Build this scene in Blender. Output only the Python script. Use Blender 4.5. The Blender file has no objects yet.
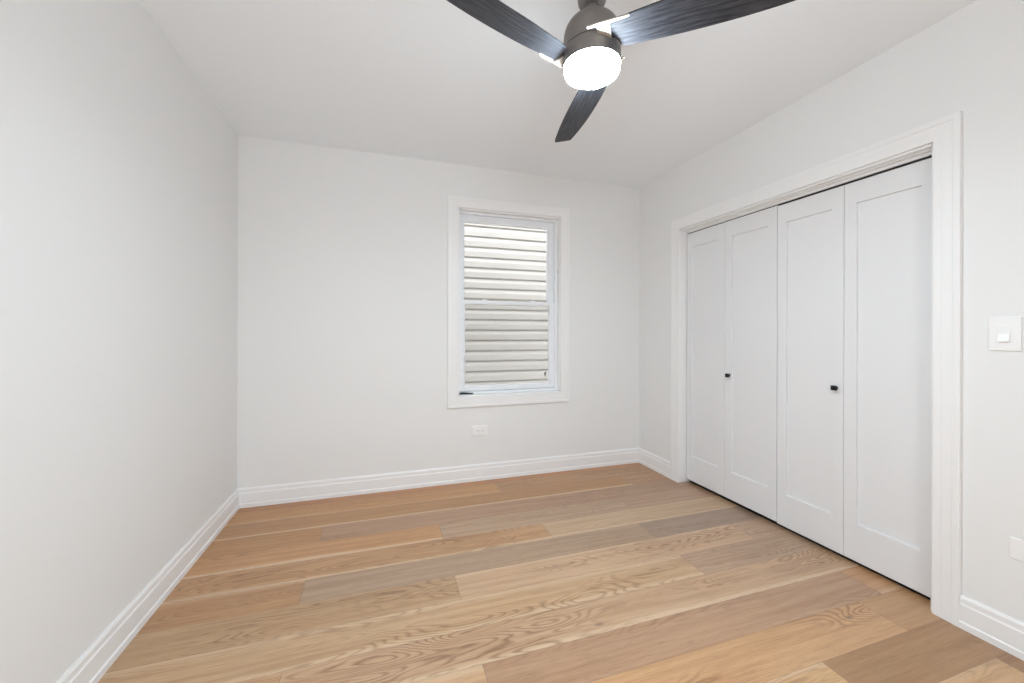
import bpy, math, random
from mathutils import Vector, Matrix

scene = bpy.context.scene
col = scene.collection
random.seed(7)

# ---------------------------------------------------------------- camera
CAM_Z = 1.2808
YAW = 0.3124
ROLL = -0.0028
FPX = 396.67
cam_data = bpy.data.cameras.new('camera')
cam_data.sensor_fit = 'HORIZONTAL'
cam_data.sensor_width = 36.0
cam_data.lens = FPX / 1024 * 36.0
cam_data.shift_y = -(341.5 - 331.75) / 1024
cam_data.clip_start = 0.02
cam = bpy.data.objects.new('camera', cam_data)
col.objects.link(cam)
_fw = Vector((math.sin(YAW), math.cos(YAW), 0))
_rt = Vector((math.cos(YAW), -math.sin(YAW), 0))
_up = Vector((0, 0, 1))
r_ax = _rt * math.cos(ROLL) - _up * math.sin(ROLL)
u_ax = _rt * math.sin(ROLL) + _up * math.cos(ROLL)
m = Matrix((r_ax, u_ax, -_fw)).transposed().to_4x4()
m.translation = (0, 0, CAM_Z)
cam.matrix_world = m
scene.camera = cam

# ---------------------------------------------------------------- world, light, exposure
world = bpy.data.worlds.new('overcast_sky')
scene.world = world
world.use_nodes = True
bg = world.node_tree.nodes['Background']
bg.inputs['Color'].default_value = (0.90, 0.955, 1.0, 1)
bg.inputs['Strength'].default_value = 3.3

# interior light: the glowing diffuser of the ceiling fan (see lamp_diffuser); daylight: window and an opening added behind the camera for fill

vs = scene.view_settings
vs.view_transform = 'Standard'
vs.look = 'None'
vs.gamma = 1
vs.exposure = 0.58
try:
    vs.use_curve_mapping = False
except Exception:
    pass
scene.cycles.max_bounces = 14
scene.cycles.diffuse_bounces = 10
scene.cycles.transparent_max_bounces = 16
scene.cycles.sample_clamp_indirect = 6
scene.cycles.use_denoising = True

# ---------------------------------------------------------------- dimensions
XL, XR, YB = -1.0085, 2.4031, 3.3450
YR = -1.5                      # wall behind the camera
H = 2.70
WT = 0.14                      # wall thickness

# ---------------------------------------------------------------- materials
def mat(name, base, rough=0.5, metal=0.0, spec=0.5):
    mt = bpy.data.materials.new(name)
    mt.use_nodes = True
    b = mt.node_tree.nodes['Principled BSDF']
    b.inputs['Base Color'].default_value = (*base, 1)
    b.inputs['Roughness'].default_value = rough
    b.inputs['Metallic'].default_value = metal
    b.inputs['Specular IOR Level'].default_value = spec
    return mt

def add_bump(mt, scale, strength, dist=0.002, detail=4):
    nt = mt.node_tree
    b = nt.nodes['Principled BSDF']
    tc = nt.nodes.new('ShaderNodeTexCoord')
    n = nt.nodes.new('ShaderNodeTexNoise')
    n.inputs['Scale'].default_value = scale
    n.inputs['Detail'].default_value = detail
    bp = nt.nodes.new('ShaderNodeBump')
    bp.inputs['Strength'].default_value = strength
    bp.inputs['Distance'].default_value = dist
    nt.links.new(tc.outputs['Object'], n.inputs['Vector'])
    nt.links.new(n.outputs['Fac'], bp.inputs['Height'])
    nt.links.new(bp.outputs['Normal'], b.inputs['Normal'])
    return mt

M_WALL = add_bump(mat('wall_paint', (0.795, 0.798, 0.795), 0.75, spec=0.3), 260, 0.05, 0.0005)
M_CEIL = add_bump(mat('ceiling_paint', (0.87, 0.91, 0.945), 0.9, spec=0.2), 200, 0.05, 0.0005)
M_TRIM = mat('trim_enamel', (0.84, 0.84, 0.84), 0.35)
M_DOOR = mat('door_enamel', (0.765, 0.768, 0.778), 0.42)
M_VINYL = mat('window_vinyl', (0.83, 0.85, 0.88), 0.35)
M_PLATE = mat('plate_plastic', (0.86, 0.86, 0.855), 0.3)
M_SLOT = mat('slot_dark', (0.06, 0.06, 0.06), 0.6)
M_BLACK = mat('black_metal', (0.012, 0.012, 0.013), 0.35, 0.4)
M_TOOL = mat('dark_blue_plastic', (0.015, 0.02, 0.028), 0.45)
M_STEEL = mat('steel', (0.45, 0.46, 0.48), 0.35, 0.9)
M_TRACK_SHADOW = mat('track_shadow_metal', (0.03, 0.03, 0.03), 0.6, 0.3)
M_GROUND = mat('gravel_ground', (0.30, 0.27, 0.23), 0.95)
add_bump(M_GROUND, 40, 0.6, 0.01)
M_MASONRY = mat('exterior_masonry', (0.5, 0.47, 0.44), 0.9)

M_FAN = mat('fan_dark_bronze', (0.23, 0.213, 0.205), 0.42, 0.75)
add_bump(M_FAN, 400, 0.04, 0.0005)
M_IRON = mat('blade_bracket_nickel', (0.50, 0.45, 0.39), 0.35, 0.35)

# lamp diffuser: the lamp's own light
M_LAMP = bpy.data.materials.new('lamp_diffuser')
M_LAMP.use_nodes = True
_b = M_LAMP.node_tree.nodes['Principled BSDF']
_b.inputs['Base Color'].default_value = (0.9, 0.9, 0.9, 1)
_b.inputs['Emission Color'].default_value = (0.78, 0.91, 1.0, 1)
_b.inputs['Emission Strength'].default_value = 208.0

# blades: dark stained wood
def blade_material():
    mt = mat('blade_dark_wood', (0.05, 0.05, 0.055), 0.46, spec=0.22)
    nt = mt.node_tree; b = nt.nodes['Principled BSDF']
    tc = nt.nodes.new('ShaderNodeTexCoord')
    mp = nt.nodes.new('ShaderNodeMapping'); mp.inputs['Scale'].default_value = (5, 60, 5)
    n = nt.nodes.new('ShaderNodeTexNoise'); n.inputs['Scale'].default_value = 2.2
    n.inputs['Detail'].default_value = 8; n.inputs['Roughness'].default_value = 0.65
    cr = nt.nodes.new('ShaderNodeValToRGB')
    cr.color_ramp.elements[0].position = 0.32; cr.color_ramp.elements[0].color = (0.014, 0.015, 0.020, 1)
    cr.color_ramp.elements[1].position = 0.72; cr.color_ramp.elements[1].color = (0.085, 0.086, 0.098, 1)
    nt.links.new(tc.outputs['Object'], mp.inputs['Vector'])
    nt.links.new(mp.outputs['Vector'], n.inputs['Vector'])
    nt.links.new(n.outputs['Fac'], cr.inputs['Fac'])
    nt.links.new(cr.outputs['Color'], b.inputs['Base Color'])
    bp = nt.nodes.new('ShaderNodeBump'); bp.inputs['Strength'].default_value = 0.15; bp.inputs['Distance'].default_value = 0.001
    nt.links.new(n.outputs['Fac'], bp.inputs['Height']); nt.links.new(bp.outputs['Normal'], b.inputs['Normal'])
    return mt
M_BLADE = blade_material()

# glass and insect screen
def glass_material():
    mt = bpy.data.materials.new('window_glass'); mt.use_nodes = True
    nt = mt.node_tree; nt.nodes.remove(nt.nodes['Principled BSDF'])
    out = nt.nodes['Material Output']
    tr = nt.nodes.new('ShaderNodeBsdfTransparent'); tr.inputs['Color'].default_value = (0.97, 0.98, 0.98, 1)
    gl = nt.nodes.new('ShaderNodeBsdfGlossy'); gl.inputs['Roughness'].default_value = 0.01
    fr = nt.nodes.new('ShaderNodeFresnel'); fr.inputs['IOR'].default_value = 1.45
    mx = nt.nodes.new('ShaderNodeMixShader')
    nt.links.new(fr.outputs['Fac'], mx.inputs['Fac'])
    nt.links.new(tr.outputs['BSDF'], mx.inputs[1]); nt.links.new(gl.outputs['BSDF'], mx.inputs[2])
    nt.links.new(mx.outputs['Shader'], out.inputs['Surface'])
    return mt
M_GLASS = glass_material()

def screen_material():
    mt = bpy.data.materials.new('insect_mesh'); mt.use_nodes = True
    nt = mt.node_tree; b = nt.nodes['Principled BSDF']
    out = nt.nodes['Material Output']
    b.inputs['Base Color'].default_value = (0.22, 0.19, 0.16, 1); b.inputs['Roughness'].default_value = 0.6
    tr = nt.nodes.new('ShaderNodeBsdfTransparent')
    mx = nt.nodes.new('ShaderNodeMixShader'); mx.inputs['Fac'].default_value = 0.08
    nt.links.new(tr.outputs['BSDF'], mx.inputs[1]); nt.links.new(b.outputs['BSDF'], mx.inputs[2])
    nt.links.new(mx.outputs['Shader'], out.inputs['Surface'])
    return mt
M_SCREEN = screen_material()

def siding_material():
    mt = mat('vinyl_siding', (0.80, 0.785, 0.76), 0.55)
    nt = mt.node_tree; b = nt.nodes['Principled BSDF']
    tc = nt.nodes.new('ShaderNodeTexCoord')
    mp = nt.nodes.new('ShaderNodeMapping'); mp.inputs['Scale'].default_value = (1.5, 1, 14)
    n = nt.nodes.new('ShaderNodeTexNoise'); n.inputs['Scale'].default_value = 3; n.inputs['Detail'].default_value = 5
    cr = nt.nodes.new('ShaderNodeValToRGB')
    cr.color_ramp.elements[0].color = (0.43, 0.39, 0.355, 1); cr.color_ramp.elements[0].position = 0.3
    cr.color_ramp.elements[1].color = (0.455, 0.425, 0.395, 1); cr.color_ramp.elements[1].position = 0.7
    nt.links.new(tc.outputs['Object'], mp.inputs['Vector']); nt.links.new(mp.outputs['Vector'], n.inputs['Vector'])
    nt.links.new(n.outputs['Fac'], cr.inputs['Fac']); nt.links.new(cr.outputs['Color'], b.inputs['Base Color'])
    return mt
M_SIDING = siding_material()

# wide-plank oak floor, window sheen painted into the tones: per-plank stain in the 'stain' attribute, plank coordinates in the UV map
def floor_material():
    mt = mat('oak_planks', (0.5, 0.33, 0.2), 0.36, spec=0.5)
    nt = mt.node_tree; L = nt.links.new; N = nt.nodes.new
    b = nt.nodes['Principled BSDF']
    uv = N('ShaderNodeUVMap'); uv.uv_map = 'plank'
    sep = N('ShaderNodeSeparateXYZ'); L(uv.outputs['UV'], sep.inputs['Vector'])
    at = N('ShaderNodeAttribute'); at.attribute_name = 'stain_sheen'
    at2 = N('ShaderNodeAttribute'); at2.attribute_name = 'look'      # r: low edge sapwood, g: high edge sapwood, b: figure strength
    lk = N('ShaderNodeSeparateColor'); L(at2.outputs['Color'], lk.inputs['Color'])
    def math_(op, a, c=None, clamp=False):
        n = N('ShaderNodeMath'); n.operation = op; n.use_clamp = clamp
        for i, v in enumerate((a, c)):
            if v is None: continue
            if isinstance(v, (int, float)): n.inputs[i].default_value = v
            else: L(v, n.inputs[i])
        return n.outputs[0]
    def noise(sx, sy, detail, rough=0.5, dist=0.0):
        mp = N('ShaderNodeMapping'); mp.inputs['Scale'].default_value = (sx, sy, 1)
        L(uv.outputs['UV'], mp.inputs['Vector'])
        n = N('ShaderNodeTexNoise'); n.inputs['Scale'].default_value = 1
        n.inputs['Detail'].default_value = detail; n.inputs['Roughness'].default_value = rough
        n.inputs['Distortion'].default_value = dist
        L(mp.outputs['Vector'], n.inputs['Vector'])
        return n.outputs['Fac']
    def smooth(v, lo, hi, to0=0.0, to1=1.0):
        n = N('ShaderNodeMapRange'); n.interpolation_type = 'SMOOTHSTEP'
        n.inputs['From Min'].default_value = lo; n.inputs['From Max'].default_value = hi
        n.inputs['To Min'].default_value = to0; n.inputs['To Max'].default_value = to1
        L(v, n.inputs['Value']); return n.outputs['Result']
    # UV: u metres along plank (+ per plank offset), v metres across (+ integer per plank offset * 3)
    vfr = N('ShaderNodeMath'); vfr.operation = 'MODULO'; L(sep.outputs['Y'], vfr.inputs[0]); vfr.inputs[1].default_value = 3.0
    vv = vfr.outputs[0]                                   # 0..0.195
    # cathedral figure: contour lines of a stretched noise field
    field = noise(1.35, 8.5, 1.2, 0.45, 0.25)
    wob = noise(9, 40, 2, 0.6)
    ph = math_('ADD', math_('MULTIPLY', field, 150.0), math_('MULTIPLY', wob, 5.0))
    ring = math_('ADD', math_('MULTIPLY', math_('SINE', ph), 0.5), 0.5)
    ring = math_('POWER', ring, 3.0)
    zone = smooth(noise(0.9, 5.5, 2), 0.40, 0.62)
    figure = math_('MULTIPLY', math_('MULTIPLY', ring, zone), lk.outputs['Blue'])
    # fine pores
    pores = smooth(noise(9, 230, 4, 0.7), 0.48, 0.70)
    streak = smooth(noise(1.3, 38, 5, 0.6), 0.30, 0.72)
    blot = smooth(noise(2.0, 9, 3, 0.5), 0.3, 0.75)
    # knots
    mpk = N('ShaderNodeMapping'); mpk.inputs['Scale'].default_value = (1.5, 3.6, 1)
    L(uv.outputs['UV'], mpk.inputs['Vector'])
    vor = N('ShaderNodeTexVoronoi'); vor.inputs['Scale'].default_value = 1.0
    L(mpk.outputs['Vector'], vor.inputs['Vector'])
    knot = smooth(vor.outputs['Distance'], 0.012, 0.05, 1.0, 0.0)
    def mixc(fac, a, c, mode='MIX'):
        n = N('ShaderNodeMix'); n.data_type = 'RGBA'; n.blend_type = mode
        if isinstance(fac, (int, float)): n.inputs['Factor'].default_value = fac
        else: L(fac, n.inputs['Factor'])
        for s, v in ((6, a), (7, c)):
            if isinstance(v, tuple): n.inputs[s].default_value = (*v, 1)
            else: L(v, n.inputs[s])
        return n.outputs[2]
    c = at.outputs['Color']
    c = mixc(math_('MULTIPLY', streak, 0.75), c, (0.74, 0.66, 0.58), 'MULTIPLY')
    c = mixc(math_('MULTIPLY', blot, 0.35), c, (1.10, 1.04, 0.95), 'MULTIPLY')
    # sapwood edges
    wn = math_('MULTIPLY', math_('SUBTRACT', noise(1.1, 3, 2), 0.5), 0.05)
    vlo = math_('ADD', vv, wn)
    lo = math_('MULTIPLY', smooth(vlo, 0.012, 0.034, 1, 0), lk.outputs['Red'])
    hi = math_('MULTIPLY', smooth(vlo, 0.160, 0.184, 0, 1), lk.outputs['Green'])
    c = mixc(math_('MAXIMUM', lo, hi), c, (0.68, 0.50, 0.335))
    c = mixc(math_('MULTIPLY', figure, 0.95), c, (0.50, 0.41, 0.34), 'MULTIPLY')
    c = mixc(math_('MULTIPLY', pores, 0.55), c, (0.58, 0.52, 0.47), 'MULTIPLY')
    c = mixc(math_('MULTIPLY', knot, 0.6), c, (0.14, 0.10, 0.075))
    # seams between planks
    seam = math_('MAXIMUM', smooth(vv, 0.0003, 0.0013, 1, 0), smooth(vv, 0.1937, 0.1947, 0, 1))
    c = mixc(math_('MULTIPLY', seam, 0.55), c, (0.16, 0.105, 0.065))
    aend = N('ShaderNodeAttribute'); aend.attribute_name = 'end_gap'
    c = mixc(math_('MULTIPLY', aend.outputs['Fac'], 0.75), c, (0.10, 0.07, 0.05))
    L(c, b.inputs['Base Color'])
    rg = math_('ADD', math_('MULTIPLY', streak, 0.06), 0.30)
    L(rg, b.inputs['Roughness'])
    b.inputs['Coat Weight'].default_value = 0.30
    b.inputs['Coat Roughness'].default_value = 0.30
    hgt = math_('SUBTRACT', math_('MULTIPLY', streak, 0.3), math_('ADD', math_('MULTIPLY', figure, 0.8), math_('ADD', math_('MULTIPLY', pores, 0.4), math_('MULTIPLY', seam, 2.0))))
    bp = N('ShaderNodeBump'); bp.inputs['Strength'].default_value = 0.22; bp.inputs['Distance'].default_value = 0.0012
    L(hgt, bp.inputs['Height']); L(bp.outputs['Normal'], b.inputs['Normal'])
    return mt
M_FLOOR = floor_material()

# ---------------------------------------------------------------- mesh helpers
class MB:
    def __init__(s): s.v = []; s.f = []
    def box(s, x0, x1, y0, y1, z0, z1, bev=0.0):
        x0, x1 = min(x0, x1), max(x0, x1); y0, y1 = min(y0, y1), max(y0, y1); z0, z1 = min(z0, z1), max(z0, z1)
        if bev <= 0:
            b = len(s.v)
            s.v += [(x0,y0,z0),(x1,y0,z0),(x1,y1,z0),(x0,y1,z0),(x0,y0,z1),(x1,y0,z1),(x1,y1,z1),(x0,y1,z1)]
            s.f += [tuple(b+i for i in q) for q in ((0,3,2,1),(4,5,6,7),(0,1,5,4),(1,2,6,5),(2,3,7,6),(3,0,4,7))]
            return s
        import bmesh
        bm = bmesh.new()
        bmesh.ops.create_cube(bm, size=1)
        for v in bm.verts:
            v.co = Vector(((x0+x1)/2 + v.co.x*(x1-x0), (y0+y1)/2 + v.co.y*(y1-y0), (z0+z1)/2 + v.co.z*(z1-z0)))
        bmesh.ops.bevel(bm, geom=bm.edges[:], offset=bev, segments=2, affect='EDGES', profile=0.5)
        s.add_bm(bm); return s
    def add_bm(s, bm):
        b = len(s.v); bm.verts.index_update()
        s.v += [tuple(v.co) for v in bm.verts]
        s.f += [tuple(b+v.index for v in f.verts) for f in bm.faces]
        bm.free()
    def loops(s, rings, closed_ring=True, caps=True, closed_path=False):
        """skin a list of equal length vertex rings"""
        b = len(s.v); n = len(rings[0])
        for r in rings: s.v += [tuple(p) for p in r]
        k = len(rings)
        for i in range(k if closed_path else k-1):
            j = (i+1) % k
            for a in range(n if closed_ring else n-1):
                c = (a+1) % n
                s.f.append((b+i*n+a, b+i*n+c, b+j*n+c, b+j*n+a))
        if caps and not closed_path:
            s.f.append(tuple(b+a for a in reversed(range(n))))
            s.f.append(tuple(b+(k-1)*n+a for a in range(n)))
        return s
    def lathe(s, prof, cx, cy, seg=64):
        rings = []
        for i in range(seg):
            a = 2*math.pi*i/seg
            rings.append([(cx+r*math.cos(a), cy+r*math.sin(a), z) for r, z in prof])
        b = len(s.v); n = len(prof)
        for r in rings: s.v += r
        for i in range(seg):
            j = (i+1) % seg
            for a in range(n-1):
                s.f.append((b+i*n+a, b+j*n+a, b+j*n+a+1, b+i*n+a+1))
        return s
    def build(s, name, material, parent=None, origin=None, smooth=None):
        """vertices are world coordinates; origin (world) becomes the object's location"""
        import bmesh
        org = Vector(origin) if origin is not None else (Vector(parent['_o']) if parent is not None else Vector((0,0,0)))
        me = bpy.data.meshes.new(name)
        me.from_pydata([tuple(Vector(p)-org) for p in s.v], [], s.f)
        bm = bmesh.new(); bm.from_mesh(me)
        bmesh.ops.remove_doubles(bm, verts=bm.verts, dist=1e-6)
        bmesh.ops.recalc_face_normals(bm, faces=bm.faces)
        bm.to_mesh(me); bm.free()
        me.materials.append(material)
        o = bpy.data.objects.new(name, me); col.objects.link(o)
        po = Vector(parent['_o']) if parent is not None else Vector((0,0,0))
        if parent is not None: o.parent = parent
        o.location = org - po
        o['_o'] = tuple(org)
        if smooth is not None:
            for p in me.polygons: p.use_smooth = True
            try: me.set_sharp_from_angle(angle=math.radians(smooth))
            except Exception: pass
        return o

def tag(o, label=None, cat=None, group=None, kind=None):
    if label: o['label'] = label
    if cat: o['category'] = cat
    if group: o['group'] = group
    if kind: o['kind'] = kind
    return o

def empty(name, loc):
    o = bpy.data.objects.new(name, None); col.objects.link(o)
    o.location = loc; o.empty_display_size = 0.05; o['_o'] = tuple(loc)
    return o

def copy_tree(o, parent=None):
    c = o.copy(); col.objects.link(c); c.parent = parent
    for ch in list(o.children): copy_tree(ch, c)
    return c

# ---------------------------------------------------------------- the room shell
# closet opening in the right wall, window opening in the back wall
CY0, CY1, CZ = 1.142, 2.781, 2.149
WX0, WX1, WZ0, WZ1 = 0.600, 1.541, 0.731, 2.329

w = MB(); w.box(XL-WT, XL, YR-WT, YB+WT, 0, H)
tag(w.build('wall_left', M_WALL), 'plain white painted wall on the left side of the room', 'wall', kind='structure')

w = MB()
w.box(XL, WX0, YB, YB+WT, 0, H); w.box(WX1, XR+WT, YB, YB+WT, 0, H)
w.box(WX0, WX1, YB, YB+WT, 0, WZ0); w.box(WX0, WX1, YB, YB+WT, WZ1, H)
tag(w.build('wall_back', M_WALL), 'white painted back wall with the single window', 'wall', kind='structure')

w = MB()
w.box(XR, XR+WT, YR-WT, CY0, 0, H); w.box(XR, XR+WT, CY1, YB, 0, H); w.box(XR, XR+WT, CY0, CY1, CZ, H)
tag(w.build('wall_right', M_WALL), 'white painted right wall around the closet opening', 'wall', kind='structure')

# wall behind the camera, with an opening added to let in fill daylight
w = MB()
w.box(XL, -0.85, YR-WT, YR, 0, H); w.box(0.50, XR, YR-WT, YR, 0, H)
w.box(-0.85, 0.50, YR-WT, YR, 2.05, H)
tag(w.build('wall_rear', M_WALL), 'white painted wall behind the viewer', 'wall', kind='structure')

w = MB(); w.box(XL-WT, XR+0.85, YR-WT, YB+WT, H, H+0.12)
tag(w.build('ceiling', M_CEIL), 'smooth flat white ceiling over the room', 'ceiling', kind='structure')

# closet enclosure behind the bifold doors, coloured dark to deepen the gap shade
w = MB()
w.box(XR+WT, XR+0.75, CY0-0.25, CY0-0.17, 0, H); w.box(XR+WT, XR+0.75, CY1+0.17, CY1+0.25, 0, H)
w.box(XR+0.70, XR+0.78, CY0-0.25, CY1+0.25, 0, H)
tag(w.build('wall_closet', mat('closet_shade', (0.30, 0.29, 0.28), 0.9)), 'inner walls of the closet behind the bifold doors, coloured dark to stand in for shade', 'wall', kind='structure')

# ---------------------------------------------------------------- floor
def s2l(c):
    c = tuple(x*1.045 for x, m_ in zip(c, (186, 152, 120)))
    return tuple(((x/255)/12.92 if x/255 <= 0.04045 else ((x/255+0.055)/1.055)**2.4) for x in c)
PW = 0.195
XF0, XF1 = XL-0.02, XR+0.74
ROWS = {   # row: (joints, [stain per plank], [(low sapwood, high sapwood, figure)]); greyer centre tones imitate window sheen
 0: ([-0.372, 1.65], [(172,118,68),(180,126,76),(176,124,78)], [(0,0,.3),(0,0,.4),(0,0,.3)]),
 1: ([0.90],         [(184,136,84),(176,134,92)],              [(.3,0,.4),(0,0,.5)]),
 2: ([2.0],          [(174,130,84),(174,134,98)],              [(.7,0,.3),(0,0,.4)]),
 3: ([-0.370],       [(176,132,86),(170,136,108)],             [(0,0,.5),(0,0,.5)]),
 4: ([0.352, 1.72],  [(188,142,98),(176,148,122),(174,142,116)],[(.8,0,.5),(0,0,.4),(0,0,.3)]),
 5: ([1.005],        [(184,144,104),(188,160,130)],            [(.7,0,.8),(.5,.3,.3)]),
 6: ([-0.378, 1.62], [(174,134,96),(168,142,118),(156,134,116)],[(0,.3,.8),(0,0,.3),(0,0,.4)]),
 7: ([0.355, 2.2],   [(178,146,112),(192,160,130),(182,152,128)],[(0.1,0,.9),(0,.5,1.),(0,0,.4)]),
 8: ([1.62],         [(188,156,122),(176,148,124)],            [(.6,.5,.7),(0,0,.5)]),
 9: ([-0.36],        [(188,150,112),(188,156,126)],            [(.6,.2,.4),(.8,0,.9)]),
 10:([0.365, 2.33],  [(192,158,124),(176,142,114),(190,148,110)],[(0,.4,1.),(0,0,.6),(.5,0,.4)]),
 11:([-0.2, 2.15],   [(188,150,112),(194,154,114),(184,146,108)],[(.6,0,.6),(0,0,.9),(0,0,.4)]),
 12:([-0.5, 1.625],  [(184,146,108),(200,164,122),(162,126,90)],[(.3,0,.8),(.4,.6,.8),(0,0,1.)]),
 13:([0.9, 2.3],     [(188,150,112),(198,162,122),(156,118,84)],[(.3,0,.8),(.4,.3,.8),(0,0,.8)]),
}
def build_floor():
    V = []; F = []; UV = []; ST = []; LK = []; EG = []
    k = 0; n = 0
    top = YB + WT
    rr = random.Random(3)
    y_hi = 3.437
    while y_hi > YR - WT - PW:
        y_lo = y_hi - PW
        if k in ROWS: joints, stains, looks = ROWS[k]
        else:
            joints = sorted([rr.uniform(-0.9, 0.6), rr.uniform(0.9, 2.2)])
            stains = [(rr.randint(178,202), rr.randint(140,160), rr.randint(98,120)) for _ in range(3)]
            looks = [(rr.choice([0,.5]), rr.choice([0,.4]), rr.uniform(.3,1)) for _ in range(3)]
        xs = [XF0] + joints + [XF1]
        for i in range(len(xs)-1):
            a, c = xs[i], xs[i+1]
            st = s2l(stains[i]); lk = looks[i]
            g = 0.0009
            off = (n*7.31) % 53; vo = 3.0*(n % 17)
            for (p, q, e) in ((a, a+g, 1.0), (a+g, c-g, 0.0), (c-g, c, 1.0)):
                b0 = len(V)
                V += [(p,y_lo,0),(q,y_lo,0),(q,y_hi,0),(p,y_hi,0)]
                F.append((b0,b0+1,b0+2,b0+3))
                UV += [(p+off, vo), (q+off, vo), (q+off, vo+PW), (p+off, vo+PW)]
                ST.append(st); LK.append(lk); EG.append(e)
            n += 1
        y_hi = y_lo; k += 1
    me = bpy.data.meshes.new('floor')
    # slab body below the planks so that the floor has thickness
    b0 = len(V); y_lo = y_hi
    for z in (-0.0006, -0.06):
        V += [(XF0,y_lo,z),(XF1,y_lo,z),(XF1,3.437,z),(XF0,3.437,z)]
    ex = [(b0+4,b0+7,b0+6,b0+5),(b0,b0+1,b0+5,b0+4),(b0+1,b0+2,b0+6,b0+5),(b0+2,b0+3,b0+7,b0+6),(b0+3,b0,b0+4,b0+7)]
    me.from_pydata(V, [], F+ex)
    uvl = me.uv_layers.new(name='plank')
    for i, t in enumerate(UV): uvl.data[i].uv = t
    for nm, src in (('stain_sheen', ST), ('look', LK)):
        a = me.attributes.new(nm, 'FLOAT_COLOR', 'FACE')
        for i in range(len(F)): a.data[i].color = (*src[i], 1)
        for i in range(len(F), len(F)+len(ex)): a.data[i].color = (0.4, 0.28, 0.18, 1)
    a = me.attributes.new('end_gap', 'FLOAT', 'FACE')
    for i in range(len(F)): a.data[i].value = EG[i]
    me.materials.append(M_FLOOR)
    o = bpy.data.objects.new('floor', me); col.objects.link(o)
    return o
tag(build_floor(), 'wide oak plank floor in mixed honey and brown stains, greyed in the centre to imitate window sheen', 'floor', kind='structure')

# ---------------------------------------------------------------- baseboards
BH = 0.14
BASE = [(0.0,0.0),(0.0201,0.0),(0.0201,0.026),(0.0175,0.030),(0.0150,0.0315),(0.0150,0.102),(0.0125,0.105),(0.0110,0.110),
        (0.0110,0.128),(0.0085,0.134),(0.0055,0.138),(0.0055,BH),(0.0,BH)]
def run(prof, p0, p1, inward, m0=0, m1=0):
    """extrude a wall profile (depth, z) from p0 to p1; m0/m1 = mitre factor at each end"""
    p0, p1, nn = Vector(p0), Vector(p1), Vector(inward)
    d = (p1-p0).normalized()
    rings = []
    for P, mt in ((p0, m0), (p1, m1)):
        rings.append([tuple(P + nn*u + Vector((0,0,z)) + d*(mt*u)) for u, z in prof])
    b = MB(); b.loops(rings); return b
CASW = 0.094
run(BASE, (XL,YB,0), (XR,YB,0), (0,-1,0), 1, -1).build('baseboard_back', M_TRIM)
run(BASE, (XL,YR,0), (XL,YB,0), (1,0,0), 0, -1).build('baseboard_left', M_TRIM)
run(BASE, (XR,YB,0), (XR,2.868,0), (-1,0,0), 1, 0).build('baseboard_right', M_TRIM)
run(BASE, (XR,1.043,0), (XR,YR,0), (-1,0,0), 0, 0).build('baseboard_right', M_TRIM)
for nm, lb in (('baseboard_back','white stepped baseboard along the back wall under the window'),
               ('baseboard_left','white stepped baseboard along the left wall'),
               ('baseboard_right','short white baseboard between the back corner and the closet casing'),
               ('baseboard_right.001','white baseboard at right below the light switch')):
    tag(bpy.data.objects[nm], lb, 'baseboard', kind='structure')

# ---------------------------------------------------------------- closet casing, jamb, track
# casing profile: (distance from the opening edge outward, thickness off the wall)
CAS = [(0,0),(0,0.014),(0.002,0.016),(0.030,0.0165),(0.034,0.0172),(0.067,0.0180),(0.070,0.0205),(0.090,0.0215),(0.093,0.0195),(0.093,0)]
def casing_on_x(X, y0, y1, z1, prof, name, mat_, parent=None):
    """three sided casing (legs and head) around an opening in a wall facing -X"""
    rings = []
    for (yy, zz, sy, sz) in ((y0,0,-1,0),(y0,z1,-1,1),(y1,z1,1,1),(y1,0,1,0)):
        rings.append([(X-t, yy+sy*a, zz+sz*a) for a, t in prof])
    return MB().loops(rings).build(name, mat_, parent)
cas = casing_on_x(XR, 1.136, 2.775, 2.155, CAS, 'trim_1', M_TRIM)
tag(cas, 'white moulded casing framing the closet opening', 'door casing', kind='structure')

jm = MB()
jm.box(XR-0.002, XR+WT, CY1-0.018+0.014, CY1+0.0, 0, CZ)
jm.box(XR-0.002, XR+WT, CY0, CY0+0.004, 0, CZ)
jm.box(XR-0.002, XR+WT, CY0, CY1, CZ-0.006, CZ)
jm.box(XR+0.030, XR+0.045, CY0+0.004, CY1-0.004, CZ-0.011, CZ-0.006)
jm.box(XR+0.058, XR+0.070, CY0+0.004, CY1-0.004, CZ-0.024, CZ-0.006)
tag(jm.build('trim_2', M_TRIM), 'white jamb lining and head stop inside the closet opening', 'door jamb', kind='structure')
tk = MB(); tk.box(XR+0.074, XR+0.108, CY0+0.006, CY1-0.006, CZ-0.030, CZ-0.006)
tag(tk.build('trim_3', M_TRACK_SHADOW), 'dark metal track above the closet doors', 'door track', kind='structure')

fg = MB(); fg.box(XR+0.094, XR+0.165, CY0+0.01, CY1-0.01, 0, 0.004, 0.001)  # added dark strip, stands in for the black shade under the doors
tag(fg.build('shadow_strip', M_TRACK_SHADOW), 'added dark strip on the floor standing in for the shadow gap beneath the closet doors', 'door track', kind='structure')

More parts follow.
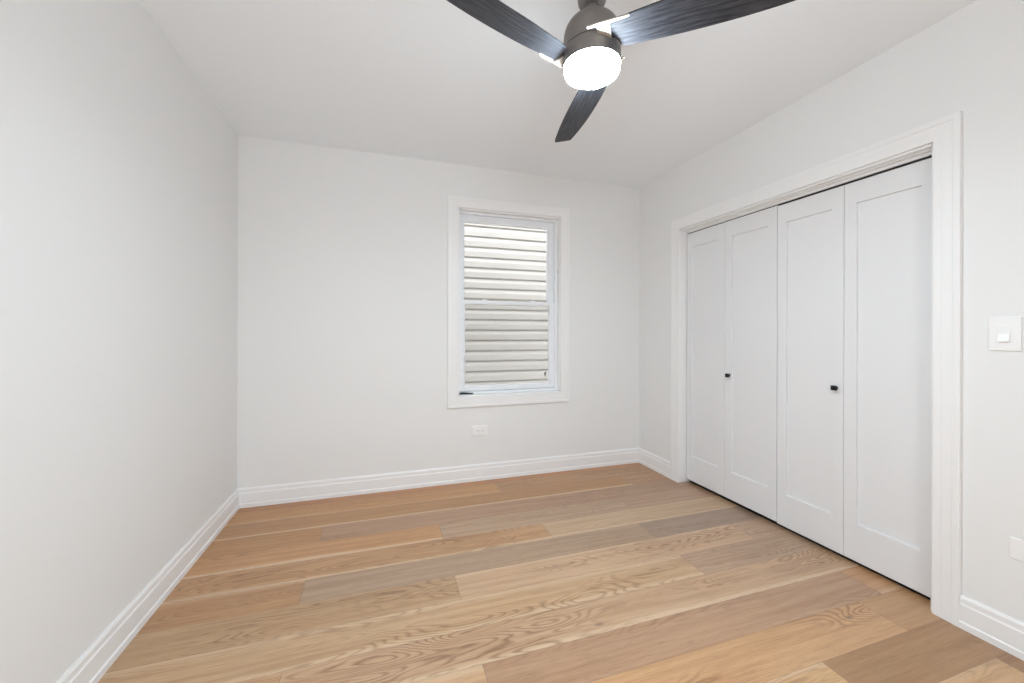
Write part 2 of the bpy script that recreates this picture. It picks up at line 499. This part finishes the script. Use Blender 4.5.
# ---------------------------------------------------------------- bifold door leaves
DX = 2.468          # front face of the doors
DT = 0.034
def shaker_leaf(y0, y1, z0, z1, x=DX):
    st = 0.062; tr = 0.118; br = 0.205; rec = 0.012; sl = 0.0008
    b = MB()
    # stiles and rails as one front skin with a recessed panel
    py0, py1, pz0, pz1 = y0+st, y1-st, z0+br, z1-tr
    def ring(xx, a0, a1, c0, c1): return [(xx,a0,c0),(xx,a1,c0),(xx,a1,c1),(xx,a0,c1)]
    e = 0.0015
    rs = [ring(x+DT, y0, y1, z0, z1), ring(x+e, y0, y1, z0, z1), ring(x, y0+e, y1-e, z0+e, z1-e),
          ring(x, py0, py1, pz0, pz1), ring(x+rec, py0+sl, py1-sl, pz0+sl, pz1-sl)]
    b.loops(rs)
    return b
def knob(parent, y, z, x=DX):
    k = MB()
    # round rosette, stem and square faced grip
    for r, xa, xb in ((0.0085, x-0.003, x), (0.0045, x-0.016, x-0.002)):
        rings = []
        for xx in (xb, xa):
            rings.append([(xx, y+r*math.cos(a*math.pi/8), z+r*math.sin(a*math.pi/8)) for a in range(16)])
        k.loops(rings)
    k.box(x-0.029, x-0.014, y-0.0135, y+0.0135, z-0.0135, z+0.0135, 0.0018)
    o = k.build('knob', M_BLACK, parent, smooth=35)
    o['label'] = 'small square black knob'
    return o
LW = [2.770, 2.374, 1.953, 1.554, 1.153]
doors = []
spec = [(LW[1]+0.0012, LW[0]-0.0005, 0.031, 2.119, 'far end bifold closet door leaf, white shaker panel, no knob'),
        (LW[2]+0.0022, LW[1]-0.0012, 0.031, 2.119, 'white closet door leaf with the farther black knob near its left edge'),
        (LW[3]+0.0012, LW[2]-0.0022, 0.025, 2.113, 'white closet door leaf with the nearer black knob near its right edge'),
        (LW[4]+0.0005, LW[3]-0.0012, 0.025, 2.113, 'nearest bifold closet door leaf, white shaker panel, beside the light switch wall')]
for i, (a, c, z0, z1, lb) in enumerate(spec):
    o = shaker_leaf(a, c, z0, z1).build('door_%d' % (i+1), M_DOOR, origin=(DX, (a+c)/2, z0))
    tag(o, lb, 'closet door', group='bifold closet door leaves', kind='structure'); doors.append(o)
knob(doors[1], 2.331, 0.959)
knob(doors[2], 1.591, 0.965)

# ---------------------------------------------------------------- window
win = empty('window_1', (1.074, YB, WZ0))
tag(win, 'white double hung window in the back wall looking out on pale siding', 'window', kind='structure')
WCAS = [(0,0),(0,0.013),(0.002,0.015),(0.028,0.0155),(0.032,0.0162),(0.062,0.0170),(0.065,0.0192),(0.084,0.0200),(0.087,0.018),(0.087,0)]
def frame_rings(prof, x0, x1, z0, z1, Y):
    rings = []
    for (xx, zz, sx, sz) in ((x0,z0,-1,-1),(x1,z0,1,-1),(x1,z1,1,1),(x0,z1,-1,1)):
        rings.append([(xx+sx*a, Y-t, zz+sz*a) for a, t in prof])
    return rings
MB().loops(frame_rings(WCAS, 0.595, 1.546, 0.724, 2.334, YB), closed_path=True).build('window_casing', M_TRIM, win)

# wooden jamb lining
b = MB()
D1 = 0.052
b.box(WX0, WX0+0.012, YB-0.001, YB+D1, WZ0, WZ1); b.box(WX1-0.012+0.008, WX1, YB-0.001, YB+D1, WZ0, WZ1)
b.box(WX0, WX1, YB-0.001, YB+D1, WZ1-0.008, WZ1); b.box(WX0, WX1, YB-0.001, YB+D1, WZ0, WZ0+0.008)
b.build('jamb_lining', M_TRIM, win)

# vinyl frame with balance tracks
FX0, FX1 = 0.602, 1.540
b = MB()
Y0, Y1 = YB+D1, YB+WT
def rect_frame(b, x0, x1, z0, z1, wl, wr, wb, wt, ya, yb_, bev=0.0):
    b.box(x0, x0+wl, ya, yb_, z0, z1, bev); b.box(x1-wr, x1, ya, yb_, z0, z1, bev)
    b.box(x0+wl, x1-wr, ya, yb_, z0, z0+wb, bev); b.box(x0+wl, x1-wr, ya, yb_, z1-wt, z1, bev)
rect_frame(b, FX0, FX1, WZ0+0.006, WZ1-0.008, 0.018, 0.026, 0.022, 0.018, Y0, Y1)
# track fins: front stop, middle parting stop, rear stop
rect_frame(b, FX0+0.018, FX1-0.026, WZ0+0.028, WZ1-0.026, 0.010, 0.010, 0.004, 0.012, YB+0.088, YB+0.093)
rect_frame(b, FX0+0.018, FX1-0.026, WZ0+0.028, WZ1-0.026, 0.012, 0.012, 0.012, 0.012, YB+0.128, YB+WT)
b.build('window_frame', M_VINYL, win)
b = MB(); b.loops([[(1.5331-dx, YB+0.030+0.0065*math.cos(a*math.pi/6), 1.838+0.0065*math.sin(a*math.pi/6)) for a in range(12)] for dx in (-0.008, 0.0)])
b.build('jamb_screw', M_STEEL, win)

def sash(name, x0, x1, z0, z1, st, rb, rt, ya, yb_):
    b = MB()
    # stepped sash section, mitred
    d = yb_-ya
    outer = [(x0,z0),(x1,z0),(x1,z1),(x0,z1)]
    prof = [(0,yb_),(0,ya),(0.72,ya),(0.80,ya+0.003),(0.88,ya+0.0035),(1.0,ya+0.010),(1.0,yb_)]
    rings = []
    for (xx, zz, sx, sz, w_, h_) in ((x0,z0,1,1,st,rb),(x1,z0,-1,1,st,rb),(x1,z1,-1,-1,st,rt),(x0,z1,1,-1,st,rt)):
        rings.append([(xx+sx*w_*f, yy, zz+sz*h_*f) for f, yy in prof])
    b.loops(rings, closed_path=True)
    s = b.build(name, M_VINYL, win)
    g = MB(); g.box(x0+st-0.004, x1-st+0.004, (ya+yb_)/2-0.002, (ya+yb_)/2+0.002, z0+rb-0.004, z1-rt+0.004)
    g.build('glass_pane', M_GLASS, s)
    return s
lower = sash('lower_sash', 0.622, 1.512, 0.764, 1.553, 0.050, 0.042, 0.036, YB+0.056, YB+0.086)
upper = sash('upper_sash', 0.622, 1.508, 1.520, 2.293, 0.050, 0.040, 0.050, YB+0.094, YB+0.124)
# cam locks on the meeting rail
for xx in (0.843, 1.297):
    b = MB()
    b.box(xx-0.030, xx+0.030, YB+0.062, YB+0.083, 1.5525, 1.5575, 0.0015)
    b.box(xx-0.013, xx+0.013, YB+0.065, YB+0.080, 1.557, 1.566, 0.002)
    b.box(xx-0.004, xx+0.030, YB+0.060, YB+0.068, 1.560, 1.565, 0.0015)
    o = b.build('sash_lock', M_VINYL, lower)
# lift rail on the lower sash
b = MB(); b.box(0.70, 1.45, YB+0.050, YB+0.058, 0.772, 0.778, 0.001); b.build('lift_rail', M_VINYL, lower)
# insect screen outside the lower sash
b = MB(); rect_frame(b, 0.636, 1.497, 0.775, 1.545, 0.016, 0.016, 0.016, 0.016, YB+0.1255, YB+0.1275)
scr = b.build('insect_screen', M_VINYL, win)
b = MB(); b.box(0.650, 1.483, YB+0.1262, YB+0.1266, 0.79, 1.53); b.build('screen_mesh', M_SCREEN, scr)
b = MB(); b.box(1.4425, 1.4525, YB+0.1135, YB+0.1245, 0.868, 0.902, 0.001); o = b.build('pull_tab', M_BLACK, scr)
o['label'] = 'tiny black pull tab'
# sloped exterior sill
b = MB()
b.loops([[(xx, YB+WT-0.002, WZ0-0.03), (xx, YB+WT+0.05, WZ0-0.03), (xx, YB+WT+0.05, WZ0-0.008), (xx, YB+WT-0.002, WZ0+0.006)] for xx in (0.56, 1.59)])
b.build('window_sill', M_VINYL, win)

# dark slim bar lying on the inner sill, at its left end
b = MB()
secs = []
for t, hw, hh in ((0.0, 0.004, 0.003), (0.004, 0.007, 0.0055), (0.03, 0.0075, 0.0068), (0.075, 0.0062, 0.0055), (0.082, 0.0045, 0.0042), (0.122, 0.0040, 0.0036), (0.1235, 0.0028, 0.0026)):
    cx, cy, cz = 0.6165+t, YB+0.034+t*0.02, WZ0+0.008+0.0068+0.0002
    hw *= 1.4; hh *= 1.45
    secs.append([(cx, cy+hw*math.cos(a*math.pi/6), cz-0.0068+hh+hh*math.sin(a*math.pi/6)) for a in range(12)])
b.loops(secs)
o = b.build('tool_handle', M_TOOL, origin=(0.68, YB+0.028, WZ0+0.008), smooth=40)
tag(o, 'small dark slim handle lying on the window sill at its left end', 'tool')

# ---------------------------------------------------------------- outlets and switch
def plate_box(b, axis, c, w_, h_, t):
    """rounded plate; axis 'x' faces -X, axis 'y' faces -Y; c = centre on the wall plane"""
    if axis == 'x': b.box(c[0]-t, c[0], c[1]-w_/2, c[1]+w_/2, c[2]-h_/2, c[2]+h_/2, 0.0022)
    else: b.box(c[0]-w_/2, c[0]+w_/2, c[1]-t, c[1], c[2]-h_/2, c[2]+h_/2, 0.0022)

def P(axis, c, u, v, d):
    """point on a plate: u along wall (screen right), v up, d out of the wall"""
    return (c[0]-d, c[1]-u, c[2]+v) if axis == 'x' else (c[0]+u, c[1]-d, c[2]+v)
def pbox(b, axis, c, u0, u1, v0, v1, d0, d1, bev=0.0):
    a = P(axis, c, u0, v0, d0); e = P(axis, c, u1, v1, d1)
    b.box(a[0], e[0], a[1], e[1], a[2], e[2], bev)

def outlet(axis, c, W, Hh, label):
    t = empty('wall_outlet', c)
    b = MB(); plate_box(b, axis, c, W, Hh, 0.0065); b.build('cover_plate', M_PLATE, t)
    for s in (-1, 1):
        u0 = s*0.0205
        rr = MB()
        pts = []
        for i in range(20):
            a = 2*math.pi*i/20
            pts.append((max(-0.0145, min(0.0145, 0.0172*math.cos(a))), 0.0172*math.sin(a)))
        rings = [[P(axis, c, u0+pu, pv, d) for pu, pv in pts] for d in (0.005, 0.0085)]
        rr.loops(rings)
        f = rr.build('receptacle', M_PLATE, t)
        sl = MB()
        pbox(sl, axis, c, u0-0.006, u0+0.003, 0.005, 0.0072, 0.0083, 0.0089)
        pbox(sl, axis, c, u0-0.005, u0+0.003, -0.0072, -0.005, 0.0083, 0.0089)
        pbox(sl, axis, c, u0+0.0065, u0+0.0105, -0.0022, 0.0022, 0.0083, 0.0089)
        sl.build('slots', M_SLOT, f)
    sc = MB(); sc.loops([[P(axis, c, 0.0028*math.cos(a*math.pi/5), 0.0028*math.sin(a*math.pi/5), d) for a in range(10)] for d in (0.006, 0.0076)])
    sc.build('screw', M_STEEL, t)
    tag(t, label, 'wall outlet')
    return t
outlet('y', (0.789, YB, 0.4275), 0.136, 0.088, 'white horizontal outlet on the back wall below the window')
outlet('x', (XR, 0.8355, 0.421), 0.136, 0.084, 'white horizontal outlet on the right wall, cut off by the picture edge')

sw = empty('light_switch', (XR, 0.918, 1.278))
c = (XR, 0.918, 1.278)
b = MB(); plate_box(b, 'x', c, 0.090, 0.138, 0.0065); b.build('cover_plate', M_PLATE, sw)
b = MB(); pbox(b, 'x', c, -0.0185, 0.0185, -0.0345, 0.0345, 0.005, 0.0073, 0.0006); fr = b.build('rocker_frame', M_PLATE, sw)
b = MB()   # tilted paddle
b.loops([[P('x', c, u, -0.0315, 0.006), P('x', c, u, 0.0315, 0.006), P('x', c, u, 0.0315, 0.0085), P('x', c, u, 0.0, 0.0095), P('x', c, u, -0.0315, 0.0165)] for u in (-0.0160, 0.0160)])
b.build('rocker', M_PLATE, sw)
tag(sw, 'white rocker light switch on the wall right of the closet', 'light switch')

# ---------------------------------------------------------------- ceiling fan
FX, FY, FZ = 0.70, 1.2540, 2.2495
TH = 1.3960
PITCH = -0.2240
fan = empty('ceiling_fan', (FX, FY, H))
tag(fan, 'dark three blade ceiling fan with a round glowing light', 'ceiling fan')
b = MB(); b.lathe([(0.0, H), (0.068, H), (0.068, H-0.02), (0.060, H-0.045), (0.035, H-0.062), (0.016, H-0.066), (0.0, H-0.066)], FX, FY)
b.build('canopy', M_FAN, fan, smooth=40)
b = MB(); b.lathe([(0.0, H-0.06), (0.0135, H-0.06), (0.0135, 2.50), (0.0, 2.50)], FX, FY, 32)
b.build('downrod', M_FAN, fan, smooth=40)
b = MB(); b.lathe([(0.0, 2.530), (0.016, 2.530), (0.032, 2.524), (0.045, 2.508), (0.0505, 2.485), (0.0505, 2.460), (0.048, 2.449), (0.042, 2.438), (0.033, 2.430), (0.027, 2.427), (0.027, 2.388), (0.0, 2.388)], FX, FY)
b.build('coupling_cover', M_FAN, fan, smooth=40)
b = MB()
prof = [(0.0, 2.3925), (0.030, 2.3925), (0.036, 2.392)]
for i in range(1, 13):
    a = math.radians(90 - i*90/12)
    prof.append((0.036 + 0.0635*math.cos(a), 2.322 + 0.070*math.sin(a)))
prof += [(0.0995, 2.300), (0.0995, 2.279), (0.0, 2.279)]
b.lathe(prof, FX, FY, 96)
b.build('motor_housing', M_FAN, fan, smooth=40)
b = MB()
b.lathe([(0.0, 2.279), (0.0965, 2.279), (0.0965, 2.277), (0.1000, 2.2755), (0.1005, 2.270), (0.1005, 2.224), (0.0995, 2.2215), (0.0965, 2.2215), (0.0965, 2.2235), (0.0, 2.2235)], FX, FY, 96)
ring = b.build('light_kit', M_FAN, fan, smooth=40)
b = MB()
prof = [(0.0, 2.226), (0.0962, 2.226), (0.0962, 2.206)]
for i in range(1, 7):
    a = math.radians(i*15)
    prof.append((0.0852+0.011*math.cos(a), 2.206-0.011*math.sin(a)))
prof += [(0.06, 2.1935), (0.03, 2.1925), (0.0, 2.1922)]
b.lathe(prof, FX, FY, 96)
o = b.build('diffuser', M_LAMP, ring, smooth=40)
o['label'] = 'round glowing white diffuser'

def blade_local():
    A = lambda s: -0.1013 - 0.2211*s + 0.3220*s*s
    B = lambda s: -0.0338 + 0.1366*s - 0.1925*s*s
    pts = [(0.071, -0.065), (0.072, A(0.074)+0.002), (0.076, A(0.076))]
    n = 22
    pts += [(0.085 + (0.632-0.085)*i/n, A(0.085 + (0.632-0.085)*i/n)) for i in range(n+1)]
    pts += [(0.6385, A(0.6385)+0.001), (0.6410, A(0.641)+0.006), (0.6375, -0.029), (0.6350, B(0.635)-0.003)]
    pts += [(0.628 - (0.628-0.110)*i/n, B(0.628 - (0.628-0.110)*i/n)) for i in range(n+1)]
    pts += [(0.106, -0.024), (0.096, -0.045), (0.086, -0.058)]
    return pts
def extrude_local(pts, t0, t1, e=0.0):
    """polygon in blade plane coordinates (s, w) between normal offsets t0 < t1"""
    wv = Vector((0, math.cos(PITCH), math.sin(PITCH)))
    ev = Vector((1, 0, 0)); nv = ev.cross(wv)
    cs = sum(p[0] for p in pts)/len(pts); cw = sum(p[1] for p in pts)/len(pts)
    def lay(t, k):
        out = []
        for s_, w_ in pts:
            ds, dw = cs-s_, cw-w_; L_ = math.hypot(ds, dw)
            s2, w2 = s_+ds/L_*k, w_+dw/L_*k
            out.append(tuple(Vector((FX, FY, FZ)) + ev*s2 + wv*w2 + nv*t))
        return out
    b = MB(); b.loops([lay(t0, e), lay(t0+e, 0), lay(t1-e, 0), lay(t1, e)]); return b
def make_blade():
    o = extrude_local(blade_local(), -0.0, 0.0065, 0.0012).build('blade', M_BLADE, fan, origin=(FX, FY, FZ))
    iron = [(0.006, -0.1275), (0.139, -0.1295), (0.140, -0.1225), (0.078, -0.1195), (0.0775, -0.062), (0.070, -0.056), (0.040, -0.060), (0.036, -0.1180), (0.006, -0.1210)]
    q = extrude_local(iron, -0.0065, -0.0003, 0.0008).build('blade_bracket', M_IRON, o, origin=(FX, FY, FZ))
    q['label'] = 'pale metal blade bracket'
    return o
b1 = make_blade()
b1.rotation_euler = (0, 0, TH)
for da in (2*math.pi/3, -2*math.pi/3):
    cblade = copy_tree(b1, fan)
    cblade.rotation_euler = (0, 0, TH+da)

# ---------------------------------------------------------------- outside: the neighbouring wall and the ground between
SY = YB + 1.20
b = MB()
step = 0.1211; zbot = 0.7013 - 12*step; zt = 3.55
prof = []
z = zbot
# dutch lap courses: sloped cove at the top of each course, flat face below, butt edge casting a shadow line
rows = int((zt-zbot)/step)
pl = []
for k in range(rows):
    z0 = zbot + k*step
    pl += [(SY+0.014, z0+0.0005), (SY-0.013, z0+0.002), (SY-0.021, z0+0.060), (SY-0.020, z0+0.067), (SY-0.016, z0+0.074), (SY+0.003, z0+0.106), (SY+0.014, z0+0.109), (SY+0.014, z0+step-0.001)]
pl.append((SY+0.014, zbot+rows*step))
rings = [[(xx, yy, zz) for yy, zz in pl] + [(xx, SY+0.10, zbot+rows*step), (xx, SY+0.10, zbot)] for xx in (-3.0, 7.0)]
b.loops(rings)
o = b.build('house_siding', M_SIDING, origin=(1.5, SY, zbot))
tag(o, 'pale lap siding of the neighbouring house seen through the window', 'siding')
b = MB(); b.box(-4, 8, YB+WT+0.001, SY+3, -0.86, -0.75)
o = b.build('ground', M_GROUND, origin=(1, SY, -0.75)); tag(o, 'gravel ground between the two houses below the window', 'ground', kind='structure')

# drop helper properties
for o in bpy.data.objects:
    if '_o' in o: del o['_o']
